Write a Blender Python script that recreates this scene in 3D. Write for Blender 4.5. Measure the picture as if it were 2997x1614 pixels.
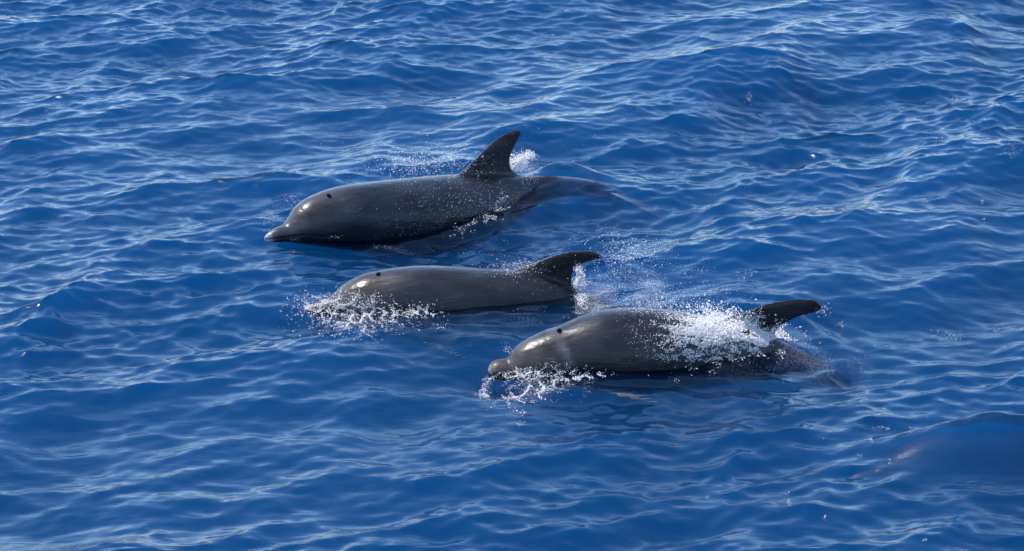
import bpy, bmesh, math
import numpy as np
from mathutils import Vector, Matrix
from mathutils.bvhtree import BVHTree

for o in list(bpy.data.objects):
    bpy.data.objects.remove(o)
sc = bpy.context.scene
col = sc.collection
R = math.radians
rng = np.random.default_rng(7)

# ------------------------------------------------------------------ camera, sky, sun, exposure
CAM_H, PITCH, HFOV = 5.30, R(20.0), R(24.2)
cam_d = bpy.data.cameras.new('camera')
cam = bpy.data.objects.new('camera', cam_d)
col.objects.link(cam)
cam.location = (0, 0, CAM_H)
cam.rotation_euler = (R(90) - PITCH, 0, 0)
cam_d.angle = HFOV
cam_d.clip_end = 20000
sc.camera = cam

SUN_EL, SUN_AZ = R(59), R(-66)          # azimuth measured from +Y towards +X
world = bpy.data.worlds.new('World')
sc.world = world
world.use_nodes = True
wn = world.node_tree
wn.nodes.clear()
sky = wn.nodes.new('ShaderNodeTexSky')
sky.sky_type = 'NISHITA'
sky.sun_disc = False
sky.sun_elevation = SUN_EL
sky.sun_rotation = SUN_AZ
sky.air_density = 1.0
sky.dust_density = 0.0
sky.ozone_density = 5.0
bg = wn.nodes.new('ShaderNodeBackground')
bg.inputs['Strength'].default_value = 0.15
wo = wn.nodes.new('ShaderNodeOutputWorld')
wn.links.new(sky.outputs[0], bg.inputs[0])
wn.links.new(bg.outputs[0], wo.inputs[0])

sun_d = bpy.data.lights.new('sun', 'SUN')
sun_d.energy = 2.8
sun_d.angle = R(0.53)
sun_d.color = (1.0, 0.95, 0.89)
sun = bpy.data.objects.new('sun', sun_d)
col.objects.link(sun)
sdir = Vector((math.sin(SUN_AZ) * math.cos(SUN_EL), math.cos(SUN_AZ) * math.cos(SUN_EL), math.sin(SUN_EL)))
sun.rotation_euler = sdir.to_track_quat('Z', 'Y').to_euler()
sun.location = (-8, 20, 25)

sc.view_settings.view_transform = 'Standard'
sc.view_settings.look = 'None'
sc.view_settings.gamma = 1
sc.view_settings.exposure = 1.25
sc.cycles.volume_bounces = 1
sc.cycles.max_bounces = 10
sc.cycles.transparent_max_bounces = 16
sc.cycles.sample_clamp_indirect = 4.0
sc.cycles.use_denoising = True

# ------------------------------------------------------------------ helpers
FPX = 2997 / 2 / math.tan(HFOV / 2)
CAM = np.array([0, 0, CAM_H])
FW = np.array([0, math.cos(PITCH), -math.sin(PITCH)])
UP = np.array([0, math.sin(PITCH), math.cos(PITCH)])
RT = np.array([1.0, 0, 0])

def ray(px, py):
    return FW + RT * ((px - 1498.5) / FPX) + UP * ((807 - py) / FPX)

def ground(px, py, z=0.0):
    d = ray(px, py)
    return CAM + d * ((z - CAM_H) / d[2])

def smoothstep(a, b, x):
    t = np.clip((x - a) / (b - a), 0, 1)
    return t * t * (3 - 2 * t)

def new_mat(name):
    m = bpy.data.materials.new(name)
    m.use_nodes = True
    nt = m.node_tree
    nt.nodes.clear()
    out = nt.nodes.new('ShaderNodeOutputMaterial')
    return m, nt, out

def N(nt, kind, **kw):
    n = nt.nodes.new(kind)
    for k, v in kw.items():
        setattr(n, k, v)
    return n

def mesh_obj(name, verts, faces, mat, parent=None, smooth=True):
    me = bpy.data.meshes.new(name)
    me.from_pydata([tuple(v) for v in verts], [], [tuple(int(i) for i in f) for f in faces])
    me.update()
    if smooth:
        me.polygons.foreach_set('use_smooth', np.ones(len(me.polygons), dtype=bool))
    me.materials.append(mat)
    o = bpy.data.objects.new(name, me)
    col.objects.link(o)
    if parent:
        o.parent = parent
    return o

# ------------------------------------------------------------------ poses of the four dolphins
# a pose: beak anchor on the photograph's plane, yaw of the body, outline ribs (back, belly)
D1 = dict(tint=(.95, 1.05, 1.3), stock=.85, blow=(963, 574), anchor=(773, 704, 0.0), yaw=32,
  top=[(773,696),(786,682),(806,668),(836,655),(850,636),(866,612),(891,588),(930,567),(968,553),(1017,540),(1104,529),(1209,518),(1300,510),(1380,507),(1450,506),(1520,513),(1580,514),(1650,516),(1728,526),(1790,546),(1830,565)],
  bot=[(774,705),(786,709),(806,711),(838,711),(860,714),(885,717),(915,721),(960,727),(1005,733),(1060,741),(1140,748),(1235,752),(1315,742),(1395,712),(1470,672),(1530,630),(1588,594),(1650,576),(1722,577),(1785,584),(1828,588)],
  lead=[(1330,520),(1349,505),(1384,473),(1419,438),(1454,406),(1489,387),(1515,380),(1524,383)],
  trail=[(1545,545),(1524,517),(1501,499),(1492,480),(1498,447),(1511,420),(1522,400),(1527,390)])
D2 = dict(blow=(1107, 803), anchor=(892, 896, 0.0), yaw=6,
  top=[(891,904),(905,893),(928,884),(962,872),(980,856),(997,839),(1025,820),(1063,802),(1102,793),(1161,783),(1238,777),(1316,779),(1413,785),(1510,791),(1590,806),(1660,832),(1740,866),(1830,897),(1930,922),(2020,942),(2080,955)],
  bot=[(893,914),(905,922),(930,928),(966,932),(990,938),(1012,946),(1045,958),(1085,970),(1125,980),(1180,992),(1250,1003),(1325,1008),(1415,1002),(1508,984),(1585,962),(1650,945),(1728,940),(1820,945),(1922,955),(2015,966),(2078,974)],
  lead=[(1480,806),(1512,789),(1568,767),(1626,746),(1677,735),(1727,734),(1755,744),(1764,750)],
  trail=[(1700,880),(1682,850),(1673,820),(1680,794),(1704,774),(1738,763),(1756,758),(1766,753)])
D3 = dict(tip=.15, blow=(1637, 969), mark=.17, anchor=(1430, 1072, 0.0), yaw=12,
  top=[(1428,1084),(1436,1064),(1456,1053),(1487,1047),(1497,1032),(1512,1015),(1551,989),(1602,966),(1636,955),(1700,928),(1764,908),(1850,900),(1914,902),(1978,909),(2042,920),(2127,936),(2200,958),(2268,988),(2340,1022),(2420,1064),(2490,1106)],
  bot=[(1431,1100),(1440,1109),(1462,1114),(1496,1115),(1515,1117),(1540,1119),(1580,1124),(1630,1132),(1668,1138),(1730,1146),(1790,1150),(1865,1152),(1925,1150),(1980,1145),(2038,1138),(2110,1128),(2180,1118),(2248,1112),(2322,1110),(2406,1126),(2480,1150)],
  lead=[(2090,946),(2127,926),(2191,909),(2234,893),(2298,879),(2349,875),(2380,877),(2396,884)],
  trail=[(2290,1000),(2268,979),(2285,957),(2328,931),(2360,922),(2385,915),(2400,909),(2407,900)])
W_RATIO = [1.0,1.05,1.05,1.0,1.0,.98,.94,.92,.92,.92,.92,.93,.94,.94,.9,.82,.74,.66,.6,.55,.5]

def plane_frame(D):
    A = ground(D['anchor'][0], D['anchor'][1], D['anchor'][2])
    y = R(D['yaw'])
    b = np.array([math.cos(y), math.sin(y), 0])
    n = np.array([math.sin(y), -math.cos(y), 0])
    return A, b, n

def to_plane(D, p):
    A, b, n = plane_frame(D)
    d = ray(*p)
    t = np.dot(A - CAM, n) / np.dot(d, n)
    P = CAM + d * t
    return np.array([np.dot(P - A, b), P[2]])

def catmull(pts, ts, n):
    """pts (k,d) at parameters ts -> n samples"""
    pts = np.asarray(pts, float)
    k = len(pts)
    u = np.linspace(ts[0], ts[-1], n)
    out = np.zeros((n, pts.shape[1]))
    m = np.zeros_like(pts)
    for i in range(k):
        a, c = max(i - 1, 0), min(i + 1, k - 1)
        m[i] = (pts[c] - pts[a]) / (ts[c] - ts[a])
    for j, x in enumerate(u):
        i = min(max(np.searchsorted(ts, x) - 1, 0), k - 2)
        h = ts[i + 1] - ts[i]
        s = (x - ts[i]) / h
        out[j] = ((2*s**3-3*s**2+1)*pts[i] + (s**3-2*s**2+s)*h*m[i] + (-2*s**3+3*s**2)*pts[i+1] + (s**3-s**2)*h*m[i+1])
    return out

for D in (D1, D2, D3):
    D['T'] = np.array([to_plane(D, p) for p in D['top']])
    D['B'] = np.array([to_plane(D, p) for p in D['bot']])
    D['L'] = np.array([to_plane(D, p) for p in D['lead']])
    D['R'] = np.array([to_plane(D, p) for p in D['trail']])
    D['A'], D['b'], D['n'] = plane_frame(D)
# the fourth one, still under the surface, takes the second one's build
D4 = dict(anchor=(2500, 1205, -0.1), yaw=6)
for k in 'TBLR':
    D4[k] = D2[k] + np.array([0, -0.50])
D4['A'], D4['b'], D4['n'] = plane_frame(D4)
D4['A'] = D4['A'] * np.array([1, 1, 0])
for D in (D1, D2, D3):
    D['A'] = D['A'] * np.array([1, 1, 0])
DOLPHINS = [D1, D2, D3, D4]

# ------------------------------------------------------------------ the sea
XF, Y0F, Y1F, ST = 5.2, 10.0, 23.0, 0.0125
def stretched(a, b, far, st=ST, g=1.16):
    core = np.arange(a, b + st / 2, st)
    ext, d, p = [], st, 0.0
    while p < far:
        d *= g
        p += d
        ext.append(p)
    ext = np.array(ext)
    return np.concatenate([(a - ext)[::-1], core, core[-1] + ext])
gx = stretched(-XF, XF, 1500)
gy = stretched(Y0F, Y1F, 2500)
nx, ny = len(gx), len(gy)
X, Y = np.meshgrid(gx, gy)
X = X.astype(np.float32); Y = Y.astype(np.float32)
dxs = np.gradient(gx); dys = np.gradient(gy)
SP = np.maximum(*np.meshgrid(dxs, dys)).astype(np.float32)

# local shaping of the surface: troughs beside the bodies, heaps over backs and tails (x px, y px, along, across, yaw, height)
BUMPS = [
  (1230, 700, .50, .22, 27, -.10), (1040, 690, .30, .16, 27, -.03), (790, 705, .16, .10, 27, -.03),
  (1660, 520, .34, .16, 20, .04), (1650, 531, .20, .16, 32, .105), (1430, 640, .28, .10, 27, .0),
  (915, 925, .20, .12, 5, -.06), (1330, 905, .40, .10, 5, .035), (1850, 850, .5, .25, 10, .02),
  (1455, 1105, .20, .13, 10, -.09), (1600, 1075, .15, .1, 10, .03), (1900, 1055, .55, .12, 10, .05), (2330, 1000, .4, .2, 10, .02),
  (2890, 1308, .40, .17, 4, .19), (2660, 1330, .16, .12, 8, -.02),
]
DAMPS = [  # where the swimmers have smoothed the chop
  (1150, 640, 1.0, .45, 27, .75), (1700, 540, .6, .3, 22, .7), (1300, 880, .95, .35, 12, .75),
  (1800, 1030, 1.0, .4, 20, .75), (2890, 1370, .60, .42, 6, .97), (1900, 850, .6, .3, 12, .5), (1000, 740, .5, .3, 20, .5),
]
def gauss(x, y, px, py, sa, sb, yaw):
    g = ground(px, py)
    c, s = math.cos(R(yaw)), math.sin(R(yaw))
    u = ((x - g[0]) * c + (y - g[1]) * s) / sa
    v = (-(x - g[0]) * s + (y - g[1]) * c) / sb
    return np.exp(-(u * u + v * v) / 2).astype(np.float32)

damp = np.ones_like(X)
for px, py, a, b_, yaw, k in DAMPS:
    damp *= 1 - k * gauss(X, Y, px, py, a * .8, b_ * .8, yaw)
# gusts: patches of ruffled and of slick water
gust = np.zeros_like(X)
for i in range(9):
    th = R(-62 + 30*rng.normal()); k = 2*math.pi/(2.2 + 4*rng.random())
    gust += np.sin(k*(math.cos(th)*X + math.sin(th)*Y) + rng.random()*6.283).astype(np.float32)
gust = np.clip(.98 + .13*gust, .6, 1.4)
damp2 = gust*(np.sqrt(damp)*.6 + .4*damp)
Z = np.zeros_like(X); DX = np.zeros_like(X); DY = np.zeros_like(X)
far = np.maximum(np.abs(X), np.abs(Y - 15))
edge = (1 - smoothstep(900, 1400, far)).astype(np.float32)
octs = [  # wavelength range, count, rms slope, spread, chop
  (3.2, 6.0, 8, .034, 24, .8, -50), (1.6, 3.2, 16, .080, 26, .95, -52), (.8, 1.6, 26, .100, 32, 1.0, -54),
  (.4, .8, 44, .122, 36, 1.0, -60), (.2, .4, 64, .120, 36, .8, -69), (.09, .2, 70, .112, 36, .5, -76),
]
for lo, hi, cnt, slope, spread, chop, head in octs:
    for i in range(cnt):
        lam = lo * (hi / lo) ** rng.random()
        th = R(head) + R(spread) * np.clip(rng.normal(), -2, 2)
        k = 2 * math.pi / lam
        amp = slope / k * math.sqrt(2 / cnt) * (.6 + .8 * rng.random())
        kx, ky = k * math.cos(th), k * math.sin(th)
        ph = (kx * X + ky * Y + np.float32(rng.random() * 6.283))
        w = np.clip((lam / SP - 2.2) / 2, 0, 1) * edge * (damp if lam > .5 else damp2) * np.float32(amp)
        Z += w * np.sin(ph)
        cs = np.cos(ph) * w * np.float32(chop)
        DX += cs * np.float32(math.cos(th)); DY += cs * np.float32(math.sin(th))
for px, py, a, b_, yaw, hgt in BUMPS:
    Z += np.float32(hgt) * gauss(X, Y, px, py, a, b_, yaw)

# ripples thrown off by each body
for D in DOLPHINS:
    e = D['A'] + D['b'] * 1.75
    ab = (e - D['A'])[:2]
    tt = np.clip(((X - D['A'][0])*ab[0] + (Y - D['A'][1])*ab[1]) / (ab @ ab), 0, 1)
    dist = np.hypot(X - D['A'][0] - tt*ab[0], Y - D['A'][1] - tt*ab[1])
    Z += (.011*np.sin(dist*2*math.pi/(.20 + .05*tt) - 3*tt) * np.exp(-((dist - .42)/.22)**2) * smoothstep(.02, .35, tt)).astype(np.float32)

def water_z(x, y):
    i = int(np.clip(np.searchsorted(gx, x), 0, nx - 1)); j = int(np.clip(np.searchsorted(gy, y), 0, ny - 1))
    return float(Z[j, i])

co = np.stack([X + DX, Y + DY, Z], -1).reshape(-1, 3)
idx = np.arange(nx * ny).reshape(ny, nx)
quads = np.stack([idx[:-1, :-1], idx[:-1, 1:], idx[1:, 1:], idx[1:, :-1]], -1).reshape(-1, 4)
x0, x1, y0, y1 = gx[0], gx[-1], gy[0], gy[-1]
DEPTH = -9.0
nb = len(co)
low = np.array([(x0, y0, DEPTH), (x1, y0, DEPTH), (x1, y1, DEPTH), (x0, y1, DEPTH)])
c00, c10, c11, c01 = idx[0, 0], idx[0, -1], idx[-1, -1], idx[-1, 0]
box = np.array([(nb, nb+3, nb+2, nb+1), (c00, nb, nb+1, c10), (c10, nb+1, nb+2, c11), (c11, nb+2, nb+3, c01), (c01, nb+3, nb, c00)])
co = np.concatenate([co, low]).astype(np.float32)
quads = np.concatenate([quads, box]).astype(np.int32)
me = bpy.data.meshes.new('sea')
me.vertices.add(len(co)); me.loops.add(quads.size); me.polygons.add(len(quads))
me.vertices.foreach_set('co', co.ravel())
me.loops.foreach_set('vertex_index', quads.ravel())
me.polygons.foreach_set('loop_start', np.arange(0, quads.size, 4, dtype=np.int32))
sm = np.ones(len(quads), dtype=bool); sm[-5:] = False
me.polygons.foreach_set('use_smooth', sm)
me.update(calc_edges=True)
sea = bpy.data.objects.new('sea', me)
col.objects.link(sea)
sea['kind'] = 'structure'

m, nt, out = new_mat('sea_water')
tc = N(nt, 'ShaderNodeTexCoord')
mp = N(nt, 'ShaderNodeMapping'); mp.inputs['Rotation'].default_value = (0, 0, R(-14)); mp.inputs['Scale'].default_value = (.45, 1.0, 1)
nt.links.new(tc.outputs['Object'], mp.inputs[0])
n1 = N(nt, 'ShaderNodeTexNoise'); n1.inputs['Scale'].default_value = 11; n1.inputs['Detail'].default_value = 2.5; n1.inputs['Roughness'].default_value = .5
nt.links.new(mp.outputs[0], n1.inputs[0])
bp = N(nt, 'ShaderNodeBump'); bp.inputs['Strength'].default_value = 1.0; bp.inputs['Distance'].default_value = .008
nt.links.new(n1.outputs[0], bp.inputs['Height'])
fr = N(nt, 'ShaderNodeFresnel'); fr.inputs['IOR'].default_value = 1.34
nt.links.new(bp.outputs[0], fr.inputs['Normal'])
gl = N(nt, 'ShaderNodeBsdfGlossy'); gl.inputs['Roughness'].default_value = .13
nt.links.new(bp.outputs[0], gl.inputs['Normal'])
tr = N(nt, 'ShaderNodeBsdfTransparent')
mx = N(nt, 'ShaderNodeMixShader')
nt.links.new(fr.outputs[0], mx.inputs[0]); nt.links.new(tr.outputs[0], mx.inputs[1]); nt.links.new(gl.outputs[0], mx.inputs[2])
nt.links.new(mx.outputs[0], out.inputs['Surface'])
vs = N(nt, 'ShaderNodeVolumeScatter'); va = N(nt, 'ShaderNodeVolumeAbsorption'); ad = N(nt, 'ShaderNodeAddShader')
VD = 1.1
alb = (.0002, .145, .42)
mxa = max(alb)
vs.inputs['Color'].default_value = (*alb, 1); vs.inputs['Density'].default_value = VD
va.inputs['Color'].default_value = (*alb, 1); va.inputs['Density'].default_value = VD   # absorption = density * (1 - colour)
nt.links.new(vs.outputs[0], ad.inputs[0]); nt.links.new(va.outputs[0], ad.inputs[1])
nt.links.new(ad.outputs[0], out.inputs['Volume'])
me.materials.append(m)

# ------------------------------------------------------------------ dolphins
m_skin, nt, out = new_mat('wet_dolphin_skin')
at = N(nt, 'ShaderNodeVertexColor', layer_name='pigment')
tc = N(nt, 'ShaderNodeTexCoord')
ns = N(nt, 'ShaderNodeTexNoise'); ns.inputs['Scale'].default_value = 9; ns.inputs['Detail'].default_value = 6
smp = N(nt, 'ShaderNodeMapping'); smp.inputs['Scale'].default_value = (.35, 1.0, 1.0)
nt.links.new(tc.outputs['Object'], smp.inputs[0]); nt.links.new(smp.outputs[0], ns.inputs[0])
rp = N(nt, 'ShaderNodeMapRange'); rp.inputs[1].default_value = .3; rp.inputs[2].default_value = .7; rp.inputs[3].default_value = .4; rp.inputs[4].default_value = 2.0
nt.links.new(ns.outputs[0], rp.inputs[0])
mu = N(nt, 'ShaderNodeVectorMath', operation='SCALE')
nt.links.new(at.outputs[0], mu.inputs[0]); nt.links.new(rp.outputs[0], mu.inputs['Scale'])
pb = N(nt, 'ShaderNodeBsdfPrincipled')
rk = N(nt, 'ShaderNodeTexNoise'); rk.inputs['Scale'].default_value = 1.0; rk.inputs['Detail'].default_value = 2
rkm = N(nt, 'ShaderNodeMapping'); rkm.inputs['Scale'].default_value = (5, 45, 60); rkm.inputs['Rotation'].default_value = (0, R(25), 0)
nt.links.new(tc.outputs['Object'], rkm.inputs[0]); nt.links.new(rkm.outputs[0], rk.inputs[0])
rkr = N(nt, 'ShaderNodeMapRange'); rkr.inputs[1].default_value = .60; rkr.inputs[2].default_value = .70; rkr.inputs[3].default_value = 1.0; rkr.inputs[4].default_value = 1.9   # old rake marks
nt.links.new(rk.outputs[0], rkr.inputs[0])
mu2 = N(nt, 'ShaderNodeVectorMath', operation='SCALE')
nt.links.new(mu.outputs[0], mu2.inputs[0]); nt.links.new(rkr.outputs[0], mu2.inputs['Scale'])
nt.links.new(mu2.outputs[0], pb.inputs['Base Color'])
pb.inputs['Roughness'].default_value = .5
pb.inputs['Specular IOR Level'].default_value = .06
pb.inputs['Coat Weight'].default_value = 1.0
wr = N(nt, 'ShaderNodeMapRange'); wr.inputs[1].default_value = .35; wr.inputs[2].default_value = .65; wr.inputs[3].default_value = .27; wr.inputs[4].default_value = .36
nt.links.new(ns.outputs[0], wr.inputs[0]); nt.links.new(wr.outputs[0], pb.inputs['Coat Roughness'])
pb.inputs['Coat IOR'].default_value = 1.33
n2 = N(nt, 'ShaderNodeTexNoise'); n2.inputs['Scale'].default_value = 40; n2.inputs['Detail'].default_value = 3
nt.links.new(tc.outputs['Object'], n2.inputs[0])
bp = N(nt, 'ShaderNodeBump'); bp.inputs['Strength'].default_value = .25; bp.inputs['Distance'].default_value = .004
nt.links.new(n2.outputs[0], bp.inputs['Height']); nt.links.new(bp.outputs[0], pb.inputs['Normal'])
n3 = N(nt, 'ShaderNodeTexNoise'); n3.inputs['Scale'].default_value = 22; n3.inputs['Detail'].default_value = 5
smp2 = N(nt, 'ShaderNodeMapping'); smp2.inputs['Scale'].default_value = (.45, 1.0, 1.3)
nt.links.new(tc.outputs['Object'], smp2.inputs[0]); nt.links.new(smp2.outputs[0], n3.inputs[0])
b3 = N(nt, 'ShaderNodeBump'); b3.inputs['Strength'].default_value = .6; b3.inputs['Distance'].default_value = .009   # the film of water
nt.links.new(n3.outputs[0], b3.inputs['Height']); nt.links.new(b3.outputs[0], pb.inputs['Coat Normal'])
nt.links.new(pb.outputs[0], out.inputs['Surface'])

m_dark, nt, out = new_mat('black_wet')
pb = N(nt, 'ShaderNodeBsdfPrincipled'); pb.inputs['Base Color'].default_value = (.006, .006, .007, 1); pb.inputs['Roughness'].default_value = .3
nt.links.new(pb.outputs[0], out.inputs['Surface'])

m_hole, nt, out = new_mat('blowhole_black')
pb = N(nt, 'ShaderNodeBsdfPrincipled'); pb.inputs['Base Color'].default_value = (.004, .004, .004, 1); pb.inputs['Roughness'].default_value = .9; pb.inputs['Specular IOR Level'].default_value = 0
nt.links.new(pb.outputs[0], out.inputs['Surface'])

def loft(rings, verts, faces):
    """closed rings of equal count, capped at both ends"""
    base = len(verts)
    k = len(rings[0])
    for r in rings:
        verts.extend([tuple(p) for p in r])
    for i in range(len(rings) - 1):
        for j in range(k):
            a, b = base + i*k + j, base + i*k + (j+1) % k
            faces.append((a, b, b + k, a + k))
    faces.append(tuple(base + j for j in range(k))[::-1])
    faces.append(tuple(base + (len(rings)-1)*k + j for j in range(k)))

def foil_ring(Lp, Tp, side, thick, n=12):
    """aerofoil section from leading point to trailing point, thickness along 'side'"""
    Lp, Tp, side = map(np.asarray, (Lp, Tp, side))
    cs = (1 - np.cos(np.linspace(0, math.pi, n))) / 2
    f = lambda c: 2.6*(.2969*np.sqrt(c) - .126*c - .3516*c**2 + .2843*c**3 - .08*c**4)
    up = [Lp + (Tp - Lp)*c + side*thick*(f(c) + .10) for c in cs]
    dn = [Lp + (Tp - Lp)*c - side*thick*(f(c) + .10) for c in cs[::-1]]
    return up + dn

def build_dolphin(D, label):
    T, B = D['T'], D['B']
    cen = (T + B) / 2
    half = (T - B) / 2
    W = np.array(W_RATIO)
    half = half / np.sqrt(1 + (W**2 * math.tan(R(20.6))**2))[:, None]
    ts = np.concatenate([[0], np.cumsum(np.linalg.norm(np.diff(cen, axis=0), axis=1))])
    NS = 160
    st = catmull(np.concatenate([cen, half, W[:, None]], 1), ts, NS)
    cen, half, W = st[:, :2], st[:, 2:4], st[:, 4]
    hm = np.linalg.norm(half, axis=1)
    verts, faces = [], []
    rings = []
    for i in range(NS):
        r = []
        for a in np.linspace(0, 2*math.pi, 72, endpoint=False):
            ca, sa = math.cos(a), math.sin(a)
            p = cen[i] + half[i] * sa
            r.append((p[0], W[i]*hm[i]*ca, p[1]))
        rings.append(r)
    loft(rings, verts, faces)
    # dorsal fin
    tl = np.concatenate([[0], np.cumsum(np.linalg.norm(np.diff(D['L'], axis=0), axis=1))])
    tr_ = np.concatenate([[0], np.cumsum(np.linalg.norm(np.diff(D['R'], axis=0), axis=1))])
    Lc, Rc = catmull(D['L'], tl, 26), catmull(D['R'], tr_, 26)
    rings = []
    for i in range(26):
        t = i / 25
        th = .034 * (1 - t)**.8 + .0085
        rings.append(foil_ring((Lc[i][0], 0, Lc[i][1]), (Rc[i][0], 0, Rc[i][1]), (0, 1, 0), th))
    loft(rings, verts, faces)
    Ltot = ts[-1]
    def at(frac):
        i = int(np.clip(frac * (NS - 1), 0, NS - 1))
        tan = cen[min(i+1, NS-1)] - cen[max(i-1, 0)]
        tan /= np.linalg.norm(tan)
        return cen[i], half[i], hm[i], W[i]*hm[i], tan
    # flippers
    c, h, hh, w, tan = at(.255)
    for s in (-1, 1):
        root = np.array([c[0], s*w*.72, c[1]]) - np.array([h[0], 0, h[1]])*.55
        rings = []
        for i in range(16):
            t = i / 15
            back = .05 + .27*t**1.25
            outw = .30*t - .05*t*t
            down = .08*t + .01*t*t
            ch = .17*(1 - .72*t**1.6) * (1 if t < .93 else .7)
            mid = root + np.array([tan[0], 0, tan[1]])*back + np.array([0, s*outw, 0]) - np.array([h[0], 0, h[1]])/hh*down*.8
            if i == 0:
                mid = mid - np.array([0, s*.05, -.03])
            ax = np.array([tan[0], -s*.15, tan[1]]); ax /= np.linalg.norm(ax)
            rings.append(foil_ring(mid - ax*ch*.5, mid + ax*ch*.5, np.array([0, s*.7, .7]), .016*(1 - .6*t) + .004))
        loft(rings, verts, faces)
    # flukes
    c, h, hh, w, tan = at(1.0)
    back = np.array([tan[0], 0, tan[1]])
    upv = np.array([-tan[1], 0, tan[0]])
    for s in (-1, 1):
        rings = []
        for i in range(18):
            t = i / 17
            y = s * (.36*t - .01)
            le = back * (-.20 + .30*t**1.3)
            te = back * (.11 + .06*math.sin(t*3.0) + .02*t)
            o = np.array([c[0], 0, c[1]])
            dr = -upv*.05*t*t
            rings.append(foil_ring(o + le + (0, y, 0) + dr, o + te*1.0 + (0, y, 0) + dr, upv, .020*(1 - .75*t) + .004))
        loft(rings, verts, faces)
    # one continuous skin
    tmp = mesh_obj('tmp', verts, faces, m_skin)
    bm = bmesh.new(); bm.from_mesh(tmp.data); bmesh.ops.recalc_face_normals(bm, faces=bm.faces); bm.to_mesh(tmp.data); bm.free()
    md = tmp.modifiers.new('r', 'REMESH'); md.mode = 'VOXEL'; md.voxel_size = .0085; md.use_smooth_shade = True
    ms = tmp.modifiers.new('s', 'SMOOTH'); ms.iterations = 4; ms.factor = .5
    dg = bpy.context.evaluated_depsgraph_get()
    body = bpy.data.meshes.new_from_object(tmp.evaluated_get(dg))
    bpy.data.objects.remove(tmp)
    body.name = 'dolphin'
    body.materials.clear(); body.materials.append(m_skin)
    nv = len(body.vertices)
    P = np.empty(nv*3, np.float32); body.vertices.foreach_get('co', P); P = P.reshape(-1, 3)
    nor = np.empty(nv*3, np.float32); body.vertices.foreach_get('normal', nor); nor = nor.reshape(-1, 3)
    q = P[:, [0, 2]]
    best = np.full(nv, 1e9); bi = np.zeros(nv, int)
    for i in range(NS):
        d = ((q - cen[i])**2).sum(1)
        mk = d < best
        best[mk] = d[mk]; bi[mk] = i
    frac = bi / (NS - 1)
    u = ((q - cen[bi]) * half[bi]).sum(1) / (hm[bi]**2)
    # mouth groove: along the beak and a little behind it
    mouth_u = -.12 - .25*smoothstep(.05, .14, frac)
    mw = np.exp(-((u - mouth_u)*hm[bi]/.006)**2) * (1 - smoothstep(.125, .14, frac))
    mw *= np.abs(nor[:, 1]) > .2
    P -= nor * (mw * .009)[:, None]
    body.vertices.foreach_set('co', P.ravel())
    # pigment: dark cape, darker flanks, pale belly, pale beak tip
    cape = np.array([.0125, .0120, .0125]); flank = np.array([.0080, .0080, .0095]); belly = np.array([.13, .12, .11]); brown = np.array([.034, .027, .021])
    k1 = smoothstep(.55, .05, u)[:, None] if False else (1 - smoothstep(.05, .6, u))[:, None]
    k2 = (1 - smoothstep(-.98, -.7, u))[:, None]
    colr = cape*(1-k1) + flank*k1
    hk = ((1 - smoothstep(.10, .24, frac)) * smoothstep(-.3, .5, u))[:, None]
    colr = colr*(1-hk) + brown*hk
    colr = colr*(1-k2) + belly*k2
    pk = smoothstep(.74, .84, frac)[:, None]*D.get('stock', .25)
    colr = colr*(1-pk) + np.array([.17, .17, .175])*pk  # tail stock paled to imitate light scattered in the water over it
    if 'mark' in D:   # pale chevron running down from the blowhole
        ck = np.exp(-((frac - D['mark'] - .035*(1 - u))/.012)**2) * smoothstep(-.15, .5, u) * .3
        colr = colr*(1-ck[:, None]) + np.array([.17, .155, .14])*ck[:, None]
    tipk = (1 - smoothstep(.0, .022, frac))[:, None]*D.get('tip', .7)
    colr = colr*(1-tipk) + np.array([.42, .36, .31])*tipk
    fin = smoothstep(.95, 1.7, u)[:, None]
    colr = colr*(1 - fin) + np.array([.0075, .0075, .0085])*fin
    fk = smoothstep(.97, 1.0, frac)[:, None]*.75   # flukes darker than the stock
    colr = colr*(1-fk) + np.array([.02, .022, .026])*fk
    fl = ((np.abs(P[:, 1]) > W[bi]*hm[bi]*1.04) & (frac > .2) & (frac < .62) & (u < 0))[:, None]
    colr = np.where(fl, np.array([.10, .098, .088]), colr)   # flippers
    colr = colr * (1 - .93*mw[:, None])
    colr = colr * np.array(D.get('tint', (1.0, .98, 1.05)))
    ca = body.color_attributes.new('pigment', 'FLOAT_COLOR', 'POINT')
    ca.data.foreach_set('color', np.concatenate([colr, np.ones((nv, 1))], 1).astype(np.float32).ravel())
    body.update()
    o = bpy.data.objects.new('dolphin', body)
    col.objects.link(o)
    o.location = tuple(D['A'])
    o.rotation_euler = (0, 0, R(D['yaw']))
    o['label'] = label; o['category'] = 'dolphin'; o['group'] = 'dolphins swimming to the left in a loose line'
    # eyes and blowhole sit on the skin
    bvh = BVHTree.FromPolygons([tuple(p) for p in P], [tuple(pl.vertices) for pl in body.polygons])
    c, h, hh, w, tan = at(.148)
    for s in (-1, 1):
        e = np.array([c[0], 0, c[1]]) - np.array([h[0], 0, h[1]])*.12
        hit = bvh.ray_cast(Vector(e + np.array([0, s*1.0, 0])), Vector((0, -s, 0)))
        if hit[0] is None: continue
        bm = bmesh.new(); bmesh.ops.create_icosphere(bm, subdivisions=2, radius=.013)
        for v in bm.verts: v.co.z *= .75; v.co.y *= .6
        em = bpy.data.meshes.new('eye'); bm.to_mesh(em); bm.free(); em.materials.append(m_dark)
        for p in em.polygons: p.use_smooth = True
        eo = bpy.data.objects.new('eye', em); col.objects.link(eo); eo.parent = o; eo.location = hit[0]
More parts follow.
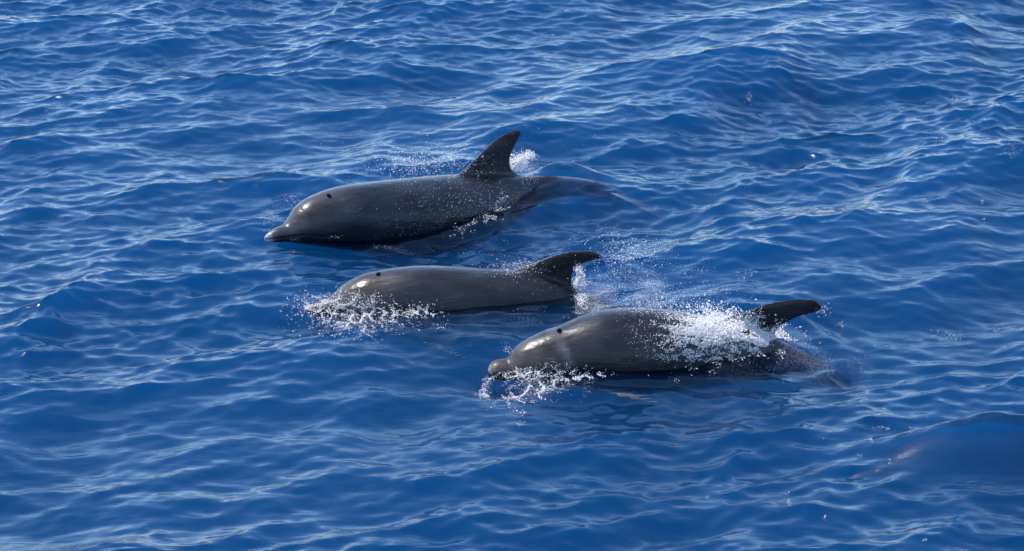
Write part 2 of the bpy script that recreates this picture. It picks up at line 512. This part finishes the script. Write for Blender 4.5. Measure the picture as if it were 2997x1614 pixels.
    if 'blow' in D:
        Ml = (Matrix.Translation(Vector(D['A'])) @ Matrix.Rotation(R(D['yaw']), 4, 'Z')).inverted()
        hit = bvh.ray_cast(Ml @ Vector(CAM), (Ml.to_3x3() @ Vector(ray(*D['blow']))).normalized())
        ctr, nn = np.array(hit[0]), np.array(hit[1])
        c, h, hh, w, tan = at(.19)
        ta = np.array([tan[0], 0, tan[1]]); ta -= nn*np.dot(ta, nn); ta /= np.linalg.norm(ta)
        tb = np.cross(nn, ta)
        vs_, fs_ = [], []
        nseg = 16
        for i in range(nseg + 1):
            a = (i/nseg - .5)*2
            wd = .014*math.sqrt(max(0, 1 - a*a)) + .0006
            for kx in (-1, -.5, 0, .5, 1):
                src = ctr + nn*.05 + tb*a*.026 + ta*(.003*a*a + kx*wd)
                hh_ = bvh.ray_cast(Vector(src), Vector(-nn))
                vs_.append(np.array(hh_[0]) + np.array(hh_[1])*(.0022 - .0016*abs(kx)))
        for i in range(nseg):
            for kx in range(4):
                q_ = i*5 + kx
                fs_.append((q_, q_+5, q_+6, q_+1))
        mesh_obj('blowhole', vs_, fs_, m_hole, o)
    D['obj'] = o; D['bvh'] = bvh; D['cen'] = cen; D['half'] = half; D['hm'] = hm; D['W'] = W
    return o

LABELS = ['dark grey dolphin with the tallest upright fin and its tail showing under the water',
          'grey dolphin with a strongly hooked fin, swimming between the two others',
          'nearest grey dolphin with white water breaking over its back and fin leaning backwards',
          'dolphin still wholly under the surface below a smooth dark swell of water']
for D, lb in zip(DOLPHINS, LABELS):
    build_dolphin(D, lb)

# ------------------------------------------------------------------ foam, spray and bubbles
m_foam, nt, out = new_mat('white_foam')
pb = N(nt, 'ShaderNodeBsdfPrincipled')
pb.inputs['Base Color'].default_value = (.95, .93, .92, 1)
pb.inputs['Roughness'].default_value = .25
tl_ = N(nt, 'ShaderNodeBsdfTranslucent'); tl_.inputs[0].default_value = (.97, .94, .92, 1)
mx = N(nt, 'ShaderNodeMixShader'); mx.inputs[0].default_value = .6
nt.links.new(pb.outputs[0], mx.inputs[1]); nt.links.new(tl_.outputs[0], mx.inputs[2])
nt.links.new(mx.outputs[0], out.inputs['Surface'])

ICO_V = np.array([(1,0,0),(0,1,0),(-1,0,0),(0,-1,0),(0,0,1),(0,0,-1)], float)
ICO_F = np.array([(0,1,4),(1,2,4),(2,3,4),(3,0,4),(1,0,5),(2,1,5),(3,2,5),(0,3,5)])

class Blobs:
    def __init__(self): self.p, self.r, self.q = [], [], []
    def add(self, p, r, flat=1.0): self.p.append(p); self.r.append(r); self.q.append(flat)
    def build(self, name, label):
        p = np.array(self.p); n = len(p); k = len(ICO_V)
        if n == 0: return
        r = np.array(self.r)[:, None] * (.65 + .7*rng.random((n, 3)))
        r[:, 2] *= np.array(self.q)
        a = rng.random(n)*6.283
        v = ICO_V[None] * (.82 + .36*rng.random((n, k, 1)))*r[:, None, :]
        ca, sa = np.cos(a)[:, None], np.sin(a)[:, None]
        v = np.stack([v[..., 0]*ca - v[..., 1]*sa, v[..., 0]*sa + v[..., 1]*ca, v[..., 2]], -1) + p[:, None, :]
        f = (ICO_F[None] + (np.arange(n)*k)[:, None, None]).reshape(-1, 3).astype(np.int32)
        me = bpy.data.meshes.new(name)
        me.vertices.add(n*k); me.loops.add(f.size); me.polygons.add(len(f))
        me.vertices.foreach_set('co', v.astype(np.float32).ravel())
        me.loops.foreach_set('vertex_index', f.ravel())
        me.polygons.foreach_set('loop_start', np.arange(0, f.size, 3, dtype=np.int32))
        me.polygons.foreach_set('use_smooth', np.ones(len(f), dtype=bool))
        me.update(calc_edges=True)
        me.materials.append(m_foam)
        o = bpy.data.objects.new(name, me); col.objects.link(o)
        o['kind'] = 'stuff'; o['label'] = label
        return o

def lace(px, py, sc_, seed):
    g = np.random.default_rng(seed)
    v = 0
    for i in range(7):
        a = g.random()*6.283; f = (.6 + 1.6*g.random())/sc_
        v += math.sin(f*(px*math.cos(a) + 1.7*py*math.sin(a)) + g.random()*6.283)
    return v / 2.0

def hit_body(D, px, py):
    o = D['obj']
    mi = o.matrix_world.inverted()
    a = mi @ Vector(CAM); b = mi.to_3x3() @ Vector(ray(px, py))
    h = D['bvh'].ray_cast(a, b.normalized())
    if h[0] is None: return None
    return np.array(o.matrix_world @ h[0]), np.array(o.matrix_world.to_3x3() @ h[1])

def on_water(px, py):
    z = 0.0
    for _ in range(4):
        g = ground(px, py, z); z = water_z(g[0], g[1])
    return ground(px, py, z)

def spot(cx, cy, sx, sy, ang):
    a, b = rng.normal(), rng.normal()
    c, s = math.cos(R(ang)), math.sin(R(ang))
    return cx + sx*a*c + sy*b*s, cy - sx*a*s + sy*b*c

def size(lo, hi): return (lo + (hi - lo)*rng.random()**3.0)*GRAIN
GRAIN, MORE = .58, 3.6

def wanted(v, thr): return abs(v)*rng.random() < (thr - 10)*.55 and rng.random() < .9 if thr > 5 else v > thr

def scatter(B, D, mode, cx, cy, sx, sy, ang, cnt, lo, hi, thr=None, lsc=14, jit=.10, seed=0):
    tries = 0; done = 0
    if cnt > 100: cnt = int(cnt*MORE)
    while done < cnt and tries < cnt*12:
        tries += 1
        px, py = spot(cx, cy, sx, sy, ang)
        if thr is not None and not wanted(lace(px, py, lsc, seed), thr): continue
        r = size(lo, hi)
        if mode == 'air':
            q = to_plane(D, (px, py)); lat = rng.normal()*jit
            P = D['A'] + D['b']*q[0] + np.array([0, 0, q[1]]) + D['n']*lat
            P = P + np.array(ray(px, py))*0
            # slide along the sight line's height so that the drop keeps clear of the water
            if P[2] < water_z(P[0], P[1]): P = on_water(px, py)
            B.add(P, r)
        elif mode == 'surf':
            w = on_water(px, py); h = hit_body(D, px, py) if D else None
            if h is not None and np.linalg.norm(h[0] - CAM) < np.linalg.norm(w - CAM):
                B.add(h[0] + h[1]*r*.5, r)
            else:
                B.add(w + np.array([0, 0, r*.15]), r*1.15, .6)
        elif mode == 'body':
            h = hit_body(D, px, py)
            if h is None or h[0][2] < water_z(h[0][0], h[0][1]): continue
            B.add(h[0] + h[1]*r*.4, r)
        elif mode == 'under':
            w = on_water(px, py)
            B.add(w - np.array([0, 0, .012 + .09*rng.random()**1.5]), r*.6)
        done += 1

def along(B, D, mode, pts, jx, jy, cnt, lo, hi, **k):
    for i in range(cnt):
        t = rng.random()*(len(pts) - 1); j = int(t); f = t - j
        x = pts[j][0]*(1-f) + pts[j+1][0]*f; y = pts[j][1]*(1-f) + pts[j+1][1]*f
        scatter(B, D, mode, x, y, jx, jy, 0, 1, lo, hi, **k)

bpy.context.view_layer.update()
M = .001
# first dolphin
B = Blobs()
scatter(B, D1, 'air', 1245, 480, 72, 17, 8, 330, 2.5*M, 7*M, jit=.12)
scatter(B, D1, 'air', 1300, 462, 190, 50, 8, 110, 1.5*M, 4*M, jit=.2)
scatter(B, D1, 'body', 1360, 620, 120, 62, 10, 210, 2*M, 5.5*M)
scatter(B, D1, 'body', 1440, 450, 45, 50, 40, 55, 1.5*M, 3.5*M)
scatter(B, D1, 'body', 1352, 498, 10, 8, 20, 40, 2*M, 5*M)
along(B, D1, 'air', [(775,668),(785,645),(808,615),(850,586),(868,578)], 5, 5, 150, 1.8*M, 5*M, jit=.05)
B.build('spray', 'fine droplets flying over the back of the dolphin with the tallest fin')
B = Blobs()
along(B, D1, 'surf', [(1325,690),(1400,652),(1440,632),(1490,590)], 14, 8, 420, 2*M, 8*M, thr=.0, lsc=9)
along(B, D1, 'surf', [(1440,615),(1480,575)], 6, 6, 120, 3*M, 9*M)
along(B, D1, 'surf', [(838,703),(880,702)], 5, 3, 25, 2*M, 6*M)
along(B, D1, 'surf', [(960,694),(1010,698)], 6, 3, 35, 2*M, 6*M)
along(B, D1, 'surf', [(1090,720),(1180,730)], 12, 4, 50, 2*M, 5*M)
B.build('foam', 'broken white foam along the flank of the dolphin with the tallest fin')
B = Blobs()
for i in range(1300):
    t = rng.random()**1.5
    scatter(B, D1, 'air', 1506 + 52*t + 6*rng.normal()*(1-t), 497 - 52*t - 14*rng.random()*(1-t)*2 + 6*rng.normal()*(1-t), 2, 2, 0, 1, 4*M, (15 - 9*t)*M, jit=.04)
scatter(B, D1, 'surf', 1545, 508, 16, 20, 0, 110, 2*M, 6*M)
B.build('splash', 'white jet of water standing behind the tallest fin')
# second dolphin
B = Blobs()
scatter(B, D2, 'surf', 985, 885, 55, 16, 6, 480, 2.5*M, 8*M, thr=10.2, lsc=14, seed=3)
scatter(B, D2, 'surf', 1055, 925, 80, 20, 0, 900, 2.5*M, 9*M, thr=10.16, lsc=15, seed=4)
scatter(B, D2, 'surf', 1035, 962, 50, 18, 0, 220, 2*M, 7*M, thr=10.14, lsc=14, seed=5)
scatter(B, D2, 'surf', 1235, 912, 24, 9, 0, 120, 3*M, 10*M, thr=.1, lsc=8, seed=6)
scatter(B, D2, 'surf', 1290, 955, 14, 6, 0, 40, 3*M, 8*M)
scatter(B, D2, 'surf', 908, 905, 12, 12, 0, 90, 2.5*M, 8*M)
B.build('foam', 'glittering foam round the head of the dolphin with the hooked fin')
B = Blobs()
for i in range(900):
    t = rng.random()
    scatter(B, D2, 'air', 1684 + 20*math.sin(t*3.1)*.8 + 4*rng.normal(), 838 - 58*t + 4*rng.normal(), 3, 3, 0, 1, 4*M, 13*M, jit=.03)
scatter(B, D2, 'surf', 1702, 862, 12, 24, 0, 160, 3*M, 10*M)
B.build('splash', 'white water filling the hollow behind the hooked fin')
B = Blobs()
scatter(B, D2, 'air', 1515, 783, 42, 9, 8, 170, 2*M, 6*M, jit=.06)
scatter(B, D2, 'air', 1430, 742, 70, 24, 0, 60, 1.8*M, 5*M, jit=.1)
scatter(B, D2, 'air', 1835, 738, 55, 10, 0, 190, 2*M, 6.5*M, jit=.2)
scatter(B, D2, 'air', 1790, 785, 55, 22, 20, 150, 2*M, 5*M, thr=.1, jit=.2)
scatter(B, D2, 'body', 1620, 830, 60, 40, 0, 90, 1.5*M, 3.5*M)
scatter(B, D2, 'surf', 2180, 800, 18, 8, 0, 40, 2*M, 6*M)
scatter(B, D2, 'surf', 2040, 790, 25, 8, 0, 30, 2*M, 6*M)
B.build('spray', 'droplets scattered round the hooked fin')
B = Blobs()
scatter(B, None, 'under', 1800, 852, 105, 26, 12, 4200, 2*M, 6*M, thr=-.2, lsc=30, seed=8)
B.build('bubbles', 'pale cloud of bubbles under the water behind the hooked fin')
# third dolphin
B = Blobs()
scatter(B, D3, 'body', 2095, 962, 62, 26, 0, 3000, 3*M, 9*M, thr=-.15, lsc=14, seed=11)
scatter(B, D3, 'body', 2078, 955, 36, 20, 0, 1500, 3*M, 11*M)
scatter(B, D3, 'body', 2160, 965, 30, 16, 20, 700, 3*M, 10*M, thr=-.3, lsc=12, seed=17)
scatter(B, D3, 'air', 2085, 940, 48, 14, 0, 800, 3*M, 13*M, thr=-.2, lsc=14, seed=12, jit=.10)
scatter(B, D3, 'surf', 2215, 990, 50, 20, 0, 1100, 3*M, 12*M, thr=-.1, lsc=13, seed=13)
scatter(B, D3, 'surf', 2035, 1005, 55, 32, 0, 700, 2*M, 8*M, thr=.3, lsc=11, seed=14)
scatter(B, D3, 'surf', 2060, 1046, 60, 5, 0, 200, 2*M, 7*M, thr=0, lsc=9, seed=15)
B.build('splash', 'white water breaking over the back of the nearest dolphin')
B = Blobs()
scatter(B, D3, 'air', 1930, 900, 70, 10, -4, 260, 2*M, 6*M, jit=.08)
scatter(B, D3, 'air', 1950, 880, 95, 20, 0, 200, 1.8*M, 5*M, jit=.15)
scatter(B, D3, 'air', 2090, 880, 80, 20, 0, 90, 1.8*M, 5*M, jit=.15)
along(B, D3, 'body', [(1835,948),(1875,985),(1905,1022),(1925,1040)], 4, 4, 70, 2*M, 5*M)
along(B, D3, 'body', [(1925,1040),(1950,1048)], 6, 4, 40, 2*M, 6*M)
scatter(B, D3, 'body', 1960, 980, 70, 40, 0, 120, 1.5*M, 4*M)
scatter(B, D3, 'air', 2408, 908, 10, 8, 30, 70, 2*M, 6*M, jit=.02)
scatter(B, D3, 'surf', 2463, 952, 8, 5, 0, 25, 2*M, 6*M)
scatter(B, D3, 'air', 1486, 1022, 5, 8, 0, 45, 2*M, 6*M, jit=.03)
B.build('spray', 'droplets running and flying off the nearest dolphin')
B = Blobs()
scatter(B, D3, 'surf', 1560, 1092, 55, 11, 5, 420, 2*M, 8*M, thr=10.16, lsc=14, seed=21)
scatter(B, D3, 'surf', 1570, 1140, 55, 17, 15, 520, 2*M, 8*M, thr=10.13, lsc=17, seed=22)
scatter(B, D3, 'surf', 1690, 1104, 45, 6, 4, 130, 2*M, 8*M, thr=.2, lsc=8, seed=23)
scatter(B, D3, 'surf', 1720, 1135, 8, 18, -20, 40, 2*M, 5*M)
along(B, D3, 'surf', [(1434,1108),(1420,1130),(1414,1150),(1430,1165)], 5, 6, 240, 3*M, 9*M)
scatter(B, D3, 'surf', 1405, 1155, 9, 4, 0, 50, 2*M, 6*M)
scatter(B, D3, 'surf', 1530, 1208, 8, 5, 0, 40, 2*M, 6*M)
scatter(B, D3, 'surf', 1525, 1242, 9, 4, 0, 35, 2*M, 6*M)
scatter(B, D3, 'surf', 1982, 1118, 5, 4, 0, 12, 3*M, 6*M)
along(B, D3, 'body', [(1430,1088),(1437,1072)], 3, 3, 30, 2*M, 4*M)
B.build('foam', 'foam curling from under the chin of the nearest dolphin')
B = Blobs()
scatter(B, None, 'under', 2330, 1030, 120, 30, -8, 1500, 2*M, 5*M, thr=-.1, lsc=34, seed=9)
B.build('bubbles', 'faint bubbles over the sunken tail of the nearest dolphin')
# white flecks elsewhere, standing in for sun glints on the water
B = Blobs()
for x, y, sx, sy, c in [(2195,285,5,10,40),(2795,290,6,5,20),(2850,372,25,14,22),(2780,410,70,30,16),(2745,400,20,8,10),(2975,445,16,10,36),(2960,425,8,6,12),(2320,10,14,4,26),(2420,16,22,6,20),(2590,1252,14,4,22),(2664,1266,8,4,14),(2545,1290,8,4,14),(2602,1352,4,5,10),(2510,1332,4,3,6),(2770,980,26,9,40),(2915,965,6,4,10),(2875,590,5,5,10),(2880,640,4,4,5),(2306,1446,4,4,7),(2308,1474,4,4,6),(2068,1456,4,4,5),(2415,1516,4,4,6),(30,56,4,4,12),(2700,1580,5,4,6),(1620,105,5,6,8),(1905,400,30,30,8),(2190,350,30,30,6)]:
    scatter(B, None, 'surf', x, y, sx, sy, 0, c, 2.5*M, 7*M)
for i in range(34):
    scatter(B, None, 'surf', 1750 + 1240*rng.random(), 60 + 1500*rng.random(), 3, 2, 0, 1, 1.5*M, 4*M)
B.build('foam', 'single white flecks standing in for sun glints on the open water')
